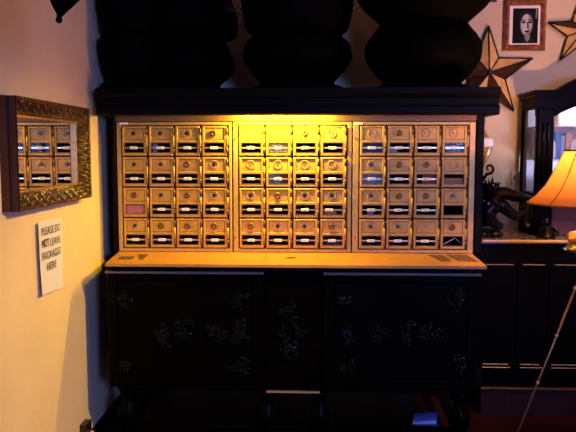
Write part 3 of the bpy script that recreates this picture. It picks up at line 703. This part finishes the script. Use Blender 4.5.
def path(pts, Y, n=6):
    P = [at(x, y, Y+(q[0] if q else 0)) for x, y, *q in pts]; out = []
    for i in range(len(P)-1):
        pm, p, q, pn = P[max(i-1, 0)], P[i], P[i+1], P[min(i+2, len(P)-1)]
        for k in range(n):
            u = k/n; out.append(.5*(2*p+(q-pm)*u+(2*pm-5*p+4*q-pn)*u*u+(3*p-pm-3*q+pn)*u**3))
    return out+[P[-1]]
def limb(pts, rad, Y=Ys):
    P = path(pts, Y); n = len(P); rr = [rad[min(int(i/(n-1)*(len(rad)-1)), len(rad)-2)]*(1-(i/(n-1)*(len(rad)-1))%1)+rad[min(int(i/(n-1)*(len(rad)-1)), len(rad)-2)+1]*((i/(n-1)*(len(rad)-1))%1) if i < n-1 else rad[-1] for i in range(n)]
    s = Y/FPX; return P, [r*s for r in rr]
body = MB()
P, rr = limb([(489, 224), (486, 214), (492, 205), (494, 196), (503, 193), (515, 196), (526, 198), (536, 199)], [7, 9, 9, 7, 6.5, 5.5, 4, 1.5]); body.tube(P, rr, 12)
P, rr = limb([(494, 204), (502, 206), (509, 212), (516, 216), (523, 213), (527, 205), (529, 199)], [6, 7, 5.5, 5, 4, 3, 2]); body.tube(P, rr, 10)
P, rr = limb([(524, 206), (526, 214), (525, 222), (528, 226)], [4, 3.5, 3, 4]); body.tube(P, rr, 10)
P, rr = limb([(487, 212), (490, 220), (497, 225), (503, 226)], [8, 6, 4.5, 2.5], 3.68); body.tube(P, rr, 10)
part('body', body, 'bronze', dr)
hd = MB(); rnd = random.Random(5)
P, rr = limb([(494, 200), (490, 192), (486, 187), (482, 186)], [8, 7, 5, 2.5]); hd.tube(P, rr, 10)
part('head', hd, 'bronze', dr)
mn = MB()
for k in range(46):
    c = at(rnd.uniform(483, 500), rnd.uniform(183, 203), Ys-rnd.uniform(-.02, .05)); d = Vector((rnd.uniform(-1, 1), rnd.uniform(-1, .3), rnd.uniform(-.5, 1))).normalized()
    L = rnd.uniform(.02, .045); mn.tube([c, c+d*L*.6, c+d*L+Vector((0, 0, .006))], [.006, .005, .001], 5)
for k in range(24):
    c = P[0].lerp(at(529, 198, Ys), k/24)+Vector((0, 0, .02)); mn.tube([c, c+Vector((.006, 0, .02))], [.006, .001], 5)
part('mane', mn, 'bronze', dr)
rk = MB()
for k in range(14):
    c = at(rnd.uniform(482, 500), 228, Ys+rnd.uniform(-.04, .05)); q_ = rnd.uniform(.014, .026); c.z = TZ+q_*.8; rk.ball(c, q_, 5, (1.3, 1, .8))
part('rock_base', rk, 'bronze', dr)
part('eye', MB().ball(at(488.5, 203.5, Ys-.055), .008, 6), 'china', dr, 'bright white spot')
fg = thing('figurine', 'small black seated figurine on the marble beside the lamp', 'figurine', (XP(548, 3.66), 3.66, TZ))
q = XP(548, 3.66); b = MB().lathe([(.045, TZ), (.048, TZ+.01), (.04, TZ+.02), (.036, TZ+.045), (.020, TZ+.062), (.014, TZ+.068)], q, 3.66, 16); part('torso', b, 'bronze', fg)
part('head', MB().ball((q-.004, 3.655, TZ+.082), .018, 6), 'bronze', fg)
part('arm', MB().tube([(q+.03, 3.65, TZ+.055), (q+.048, 3.63, TZ+.03), (q+.02, 3.62, TZ+.02)], [.011, .01, .008], 8), 'bronze', fg)
# ------------------------------------------------------------------ table lamp on a brass tripod stand
YL = 3.0; s_ = YL/FPX; lx = XP(602, YL)
zl = lambda py: ZP(py, YL, 600)
TT = zl(250)
tl = thing('table_lamp', 'gilt table lamp with flared orange silk shade at the right edge', 'lamp', (lx, YL, TT))
sp = [(68.5, 203.5), (60, 196), (52, 186), (45.5, 174), (40, 162), (35, 150.5)]
def pan(w, v): return 1+.012*abs(math.cos(4*w))
sh = MB(); n = 64; vs = []; prf = []
for i in range(len(sp)-1):
    for k in range(5): u = k/5; prf.append((sp[i][0]*(1-u)+sp[i+1][0]*u, sp[i][1]*(1-u)+sp[i+1][1]*u))
prf.append(sp[-1])
for r_, py in prf:
    for k in range(n):
        w = 2*math.pi*k/n; vs.append((lx+r_*s_*pan(w, 0)*math.cos(w), YL+r_*s_*pan(w, 0)*math.sin(w), zl(py)))
sh.add(vs, [(i*n+k, i*n+(k+1) % n, (i+1)*n+(k+1) % n, (i+1)*n+k) for i in range(len(prf)-1) for k in range(n)], True)
part('lamp_shade', sh, 'shade', tl, 'orange silk shade')
M['piping'] = mat('brown_piping', (.20, .06, .015), .7)
pp = MB()
for k in range(8):
    w = 2*math.pi*(k+.5)/8+.09; pp.tube([(lx+(r_*s_*pan(w, 0)+.001)*math.cos(w), YL+(r_*s_*pan(w, 0)+.001)*math.sin(w), zl(py)) for r_, py in prf], .0022, 6)
def loop(mb, r_, zz, rad, k=48): 
    pts = [(lx+r_*math.cos(2*math.pi*i/k)*pan(2*math.pi*i/k, 0), YL+r_*math.sin(2*math.pi*i/k)*pan(2*math.pi*i/k, 0), zz) for i in range(k+1)]; mb.tube(pts, rad, 6)
loop(pp, 68.5*s_, zl(203.5), .0042); loop(pp, 35*s_, zl(150.5), .0045)
part('shade_trim', pp, 'piping', tl, 'dark brown trim')
part('base', MB().lathe([(.13, TT), (.13, TT+.008), (.115, TT+.014), (.12, TT+.03), (.135, TT+.05), (.12, TT+.068), (.075, TT+.082), (.06, TT+.09), (.085, TT+.10), (.075, TT+.108), (.03, TT+.115), (.018, TT+.13), (.022, TT+.16), (.012, TT+.18), (.012, zl(180))], lx, YL, 40,
     lambda w, v: 1+(.06*math.cos(10*w) if v < .4 else 0)), 'gilt', tl)
M['bulb'] = mat('lit_bulb', (1, .8, .5), .4, emit=(1, .5, .15), estr=20)
part('bulb', MB().ball((lx, YL, zl(154)), .020, 8), 'bulb', tl)
part('spider', MB().tube([(lx-.1, YL, zl(176)), (lx+.1, YL, zl(176))], .002, 5).tube([(lx-37*s_, YL, zl(151)), (lx+37*s_, YL, zl(151))], .002, 5).tube([(lx, YL, zl(178)), (lx, YL, zl(150))], .002, 5), 'gilt', tl)
ts = thing('tripod_table', 'round tripod table with thin slanting copper legs, under the lamp', 'table', (lx, YL, 0))
part('table_top', MB().lathe([(.14, TT-.014), (.152, TT-.010), (.152, TT-.003), (.14, TT)], lx, YL, 40), 'black_wood', ts)
part('hub', MB().lathe([(.03, TT-.16), (.035, TT-.12), (.02, TT-.014)], lx, YL, 16), 'black_wood', ts)
foot = at(506, 430, YL-.05); foot.z = .0
for k, ft in enumerate([Vector((XP(508, YL), YL-.06, .018)), Vector((lx+.35, YL-.25, .018)), Vector((lx+.2, YL+.4, .018))]):
    st_ = Vector((lx, YL, TT-.03)) if k else Vector((XP(592, YL), YL, zl(254)))
    l = part('leg', MB().tube([st_, ft], [.0055, .0045], 8), 'copper', ts, 'thin copper rod leg')
    for u in (.16, .38, .6):
        part('joint', MB().ball(st_.lerp(ft, u), .009, 5), 'bright_brass', l)
# ------------------------------------------------------------------ small things low down
b = MB(); c = at(426, 416, 3.25); W = .11
vs = []
for i in range(13):
    for j in range(9):
        u = i/12; v = j/8; a_ = math.pi*v
        vs.append((c.x-W/2+W*u+.03*(v-.5), 3.25-.045*math.cos(a_)+.0, .005+.09+.05*math.sin(a_)*(1-.25*(1-u))))
b.add(vs, [(i*9+j, i*9+j+1, (i+1)*9+j+1, (i+1)*9+j) for i in range(12) for j in range(8)], True)
b.box(c.x-W/2, c.x+W/2, 3.205, 3.295, 0, .095)
solo('satin_pouch', b, 'bundle', 'shiny blue rounded bundle on the floor under the sideboard', 'bundle')
a = wallpt(83, 428); oc = thing('wall_outlet', 'black outlet box with silver plug low on the left wall', 'outlet', (WX, a.y, a.z-.04))
part('box', MB().box(WX, WX+.03, a.y-.045, a.y+.03, a.z-.05, a.z+.03), 'lock', oc)
part('plug', MB().tube([(WX+.03, a.y+.0, a.z-.02), (WX+.05, a.y+.0, a.z-.02)], .01, 8), 'bright_brass', oc)
solo('rug', MB().bbox(1.0, 2.3, 1.9, 3.2, .0, .010, .004), 'rug', 'dark speckled rug on red floor in the lower right corner', 'rug')
# ------------------------------------------------------------------ lights
def light(name, typ, loc, e, col, **k):
    l = bpy.data.lights.new(name, typ); l.energy = e; l.color = col
    for a, v in k.items(): setattr(l, a, v)
    o = bpy.data.objects.new(name, l); C.objects.link(o); o.location = loc; return o
def aim(o, t): o.rotation_euler = (Vector(t)-o.location).to_track_quat('-Z', 'Y').to_euler()
YEL = (1, .62, .022)
o = light('strip_light', 'AREA', (XP(280, 3.34), 3.335, CB+.016), 15, YEL, shape='RECTANGLE', size=.36, size_y=.012); o.rotation_euler = (R(25), 0, 0)
for px, e in ((248, 6.5), (275, 3), (300, 3), (325, 2.4)):
    light('strip_glow', 'POINT', (XP(px, 3.34), 3.325, CB+.010), e, YEL, shadow_soft_size=.012)
light('table_lamp_light', 'POINT', (lx, YL, zl(149.5)), 42, (1, .47, .17), shadow_soft_size=.025)
light('table_lamp_light', 'POINT', (lx, YL, zl(180)), 22, (1, .42, .13), shadow_soft_size=.03)
o = light('window_daylight', 'AREA', ((WX0+WX1)/2, BY+.02, (WZ0+WZ1)/2), 165, (.19, .31, 1), shape='RECTANGLE', size=.9, size_y=.9); aim(o, (-.3, 3.4, .8))
o = light('unseen_spot', 'SPOT', (1.2, 1.9, 2.3), 330, (1, .60, .09), spot_size=R(52), spot_blend=.9, shadow_soft_size=.02); aim(o, (WX, 2.85, .35))
o = light('unseen_spot', 'SPOT', (1.75, 2.7, 2.65), 34, (1, .50, .20), spot_size=R(62), spot_blend=1., shadow_soft_size=.05); aim(o, (1.55, 4.06, 1.72))  # unseen spot added to warm the wall above the china cabinet
o = light('room_fill', 'POINT', (1.5, .9, 2.4), 12, (1, .42, .18), shadow_soft_size=.15)  # unseen warm fill that tints the room walls
light('cabinet_light', 'POINT', (XC-.18, 3.86, 1.60), 5, (.80, .86, 1), shadow_soft_size=.03)
light('cabinet_light', 'POINT', (X0+.14, 3.84, GB+.10), 3, (.75, .78, 1), shadow_soft_size=.02)
W = bpy.data.worlds.new('world'); bpy.context.scene.world = W; W.use_nodes = True
W.node_tree.nodes['Background'].inputs[0].default_value = (.25, .35, .7, 1); W.node_tree.nodes['Background'].inputs[1].default_value = .1
sc = bpy.context.scene
sc.view_settings.view_transform = 'Standard'; sc.view_settings.look = 'None'; sc.view_settings.gamma = 1; sc.view_settings.exposure = 0
sc.cycles.max_bounces = 6
